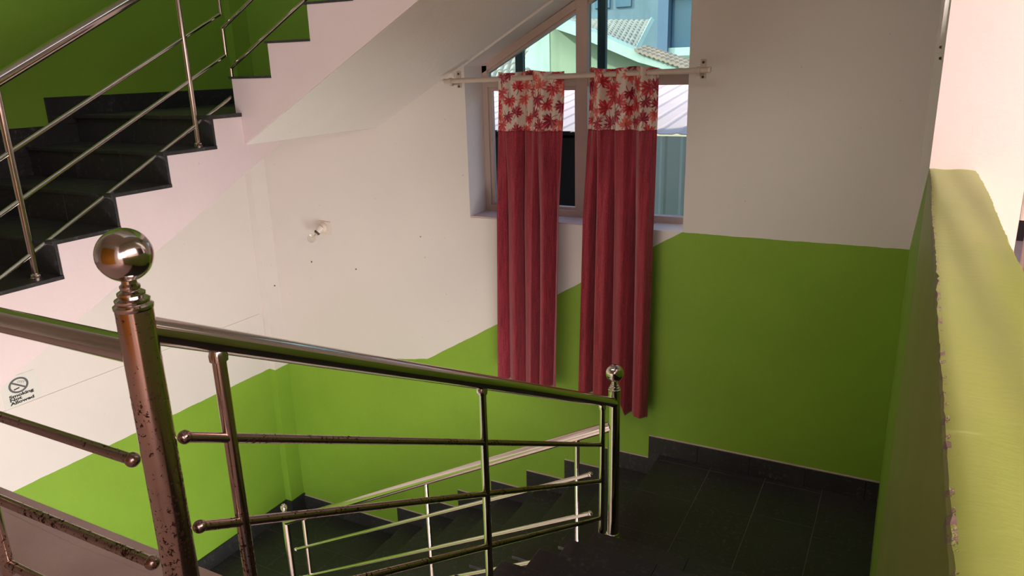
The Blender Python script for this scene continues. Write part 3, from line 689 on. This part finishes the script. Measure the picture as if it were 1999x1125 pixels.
for txt, z in (('Smoking', -1.757), ('Not', -1.777), ('Allowed', -1.798)):
    cu = bpy.data.curves.new('lettering', 'FONT'); cu.body = txt; cu.size = 0.025; cu.offset = 0.0010; cu.extrude = 0.0004; cu.resolution_u = 3
    to = bpy.data.objects.new('tmp', cu); C.objects.link(to); bpy.context.view_layer.update()
    me = bpy.data.meshes.new_from_object(to.evaluated_get(bpy.context.evaluated_depsgraph_get())); bpy.data.objects.remove(to)
    sy = {'Smoking': 1.62, 'Not': 1.6, 'Allowed': 1.6}[txt]
    vs = [(sx+0.0028+v.co.z, 2.118+v.co.x*sy, z+v.co.y) for v in me.vertices]; fs = [tuple(p.vertices) for p in me.polygons]
    mk('lettering', (vs, fs), 'ink', sg)

# ------------------------------------------------------------------ beyond the window
def bil(P, u, v):
    a, b, c, d = [Vector(p) for p in P]; return (a*(1-u) + b*u)*(1-v) + (d*(1-u) + c*u)*v
def tile_roof(name, P, nu, nv, amp, mat, parent, per=6):
    """rows of half-round tiles: P = eave-left, eave-right, ridge-right, ridge-left"""
    a, b, c, d = [Vector(p) for p in P]; nrm = (b-a).cross(d-a).normalized()
    if nrm.z < 0: nrm = -nrm
    v, f = [], []
    U = nu*per
    for j in range(nv):
        for e in (0, 1):
            for i in range(U+1):
                p = bil(P, i/U, (j+e)/nv)
                v.append(p + nrm*(amp*abs(math.sin(PI*i/per)) + (amp*0.9 if e == 0 else 0.0)))
    for r in range(2*nv-1):
        f += [(r*(U+1)+i, r*(U+1)+i+1, (r+1)*(U+1)+i+1, (r+1)*(U+1)+i) for i in range(U)]
    o = mk(name, (v, f), mat, parent, False); o['kind'] = 'stuff'
    so = o.modifiers.new('thick', 'SOLIDIFY'); so.thickness = 0.04; so.offset = -1
    return o
h1 = empty('house', (-5.2, 13.0, -6), 'pale green-white neighbouring house with tiled roof and raking white fascia', 'building')
mk('wall', prism([(-6.35, 13.3), (-5.56, 12.0), (-2.9, 13.3), (-3.4, 16.0), (-6.0, 16.0)], 'z', -6.0, 0.10), 'ext_shaded', h1)
mk('lit_wall', prism([(-6.6, -6.0), (-5.56, -6.0), (-5.56, 0.69), (-5.66, 0.66), (-5.88, 0.42), (-6.04, 0.08), (-6.6, -0.6)], 'y', 11.95, 12.05), 'ext_white', h1)  # lit side of the corner, coloured paler than the shaded gable wall
mk('gable_wall', prism([(-5.56, -6.0), (-2.9, -6.0), (-2.9, -0.2), (-3.9, 0.12), (-4.9, 0.55), (-5.56, 0.70)], 'y', 11.96, 12.1), 'ext_shaded', h1)
mk('fascia', prism([(-5.55, 0.83), (-4.9, 0.61), (-3.94, 0.20), (-2.9, -0.18), (-2.9, -0.26), (-3.86, 0.01), (-4.9, 0.44), (-5.55, 0.66)], 'y', 11.5, 11.95), 'ext_white', h1)
tile_roof('tile_roof', [(-5.55, 11.9, 0.82), (-4.04, 11.9, 0.215), (-4.54, 14.2, 0.75), (-6.6, 14.2, 0.86)], 20, 10, 0.022, 'tile', h1)
mk('verge', tube([(-4.02, 11.86, 0.19), (-4.52, 14.2, 0.76)], 0.05, 4), 'ext_white', h1)
tile_roof('lower_tile_strip', [(-3.92, 11.45, 0.19), (-2.9, 11.45, -0.17), (-2.9, 12.1, -0.09), (-3.93, 12.1, 0.26)], 14, 3, 0.02, 'tile_salmon', h1)
h2 = empty('house', (-8.0, 12.0, -6), 'scalloped tile roof of a neighbouring house low behind the sloped pane', 'building')
mk('wall', box(-9.5, -6.7, 12.2, 15.0, -6, -0.15), 'ext_white', h2)
tile_roof('tile_roof', [(-7.6, 11.4, -0.30), (-5.70, 11.4, -0.30), (-6.63, 13.6, 0.62), (-8.6, 13.6, 0.62)], 15, 9, 0.035, 'tile', h2)
tw = empty('office_block', (-7.0, 22, -6), 'blue-grey office block with large window beyond the wide pane', 'building')
mk('wall', box(-14.0, -2.0, 21.0, 24, -6, 9), 'ext_grey', tw)
mk('corner_pier', box(-6.27, -5.99, 20.2, 21.0, -6, 9), 'ext_pier', tw)
for z in (-2.8, -0.0, 1.75, 4.6): mk('spandrel_band', box(-5.99, -2.0, 20.3, 21.0, z-0.10 if z > 1 else z-0.25, z+0.36), 'ext_white', tw)
for z0, z1_ in ((-2.4, -0.25), (0.36, 1.65), (2.11, 4.5)): mk('window', box(-5.97, -2.2, 20.5, 20.98, z0, z1_), 'ext_glass', tw)
for i in range(5):
    for z in (0.75, 1.75): mk('window', box(-10.2+0.62*i, -9.75+0.62*i, 20.95, 21.01, z-0.25, z+0.22), 'ext_glass', tw)
# corrugated tin roof close to the window
def corrugated(P, nu, amp, per=8, rows=2):
    v, f = [], []; a, b, c, d = [Vector(p) for p in P]; nrm = (b-a).cross(d-a).normalized(); U = nu*per
    for j in range(rows):
        for i in range(U+1):
            t = (i % per)/per; h = amp if t < 0.2 else 0.0
            v.append(bil(P, i/U, j/(rows-1)) + nrm*h)
    for j in range(rows-1): f += [(j*(U+1)+i, j*(U+1)+i+1, (j+1)*(U+1)+i+1, (j+1)*(U+1)+i) for i in range(U)]
    return v, f
tin = tag(mk('tin_roof', corrugated([(-5.2, 5.9, -0.545), (-0.6, 5.9, -0.545), (-0.6, 8.6, -0.235), (-5.2, 8.6, -0.235)], 26, 0.009), 'tin'), 'pale corrugated tin roof just outside the window', 'roof')
so = tin.modifiers.new('thick', 'SOLIDIFY'); so.thickness = 0.006
pb = tag(mk('sheet_wall', corrugated([(-2.25, 5.87, -2.6), (-0.6, 5.87, -2.6), (-0.6, 5.87, -0.56), (-2.25, 5.87, -0.56)], 10, 0.006), 'blue_sheet'), 'pale blue corrugated sheet wall under the tin roof', 'wall')
so = pb.modifiers.new('thick', 'SOLIDIFY'); so.thickness = 0.006
bp = empty('black_screen', (-3.4, 5.9, -2.6), 'black sheet screen under the tin roof behind the narrow window side', 'screen')
mk('sheet', box(-5.2, -2.28, 5.92, 5.94, -2.6, -0.555), 'black', bp); mk('top_rail', box(-5.2, -2.28, 5.90, 5.96, -0.57, -0.54), 'black', bp)

# ------------------------------------------------------------------ red chair glimpsed past the end wall
cx, cy2 = 0.74, 4.35
rc = empty('chair', (cx, cy2, ZF), 'red upholstered chair half hidden behind the pale pink end wall', 'chair')
mk('seat', box(cx-0.24, cx+0.24, cy2-0.24, cy2+0.24, ZF+0.38, ZF+0.47), 'red', rc, False, 0.03)
mk('backrest', prism([(cy2+0.20, ZF+0.52), (cy2+0.26, ZF+0.52), (cy2+0.34, ZF+0.92), (cy2+0.28, ZF+0.92)], 'x', cx-0.24, cx+0.24), 'red', rc, False, 0.025)
for i in (-1, 1):
    mk('leg', tube([(cx+0.22*i, cy2-0.22, ZF), (cx+0.22*i, cy2-0.22, ZF+0.40)], 0.012, 10), 'steel', rc, 'auto')
    mk('leg', tube([(cx+0.22*i, cy2+0.24, ZF), (cx+0.22*i, cy2+0.21, ZF+0.45), (cx+0.22*i, cy2+0.30, ZF+0.90)], 0.012, 10), 'steel', rc, 'auto')
    mk('armrest', tube([(cx+0.25*i, cy2-0.22, ZF+0.40), (cx+0.25*i, cy2-0.20, ZF+0.66), (cx+0.25*i, cy2+0.24, ZF+0.66)], 0.013, 10), 'cream_plastic', rc, 'auto')
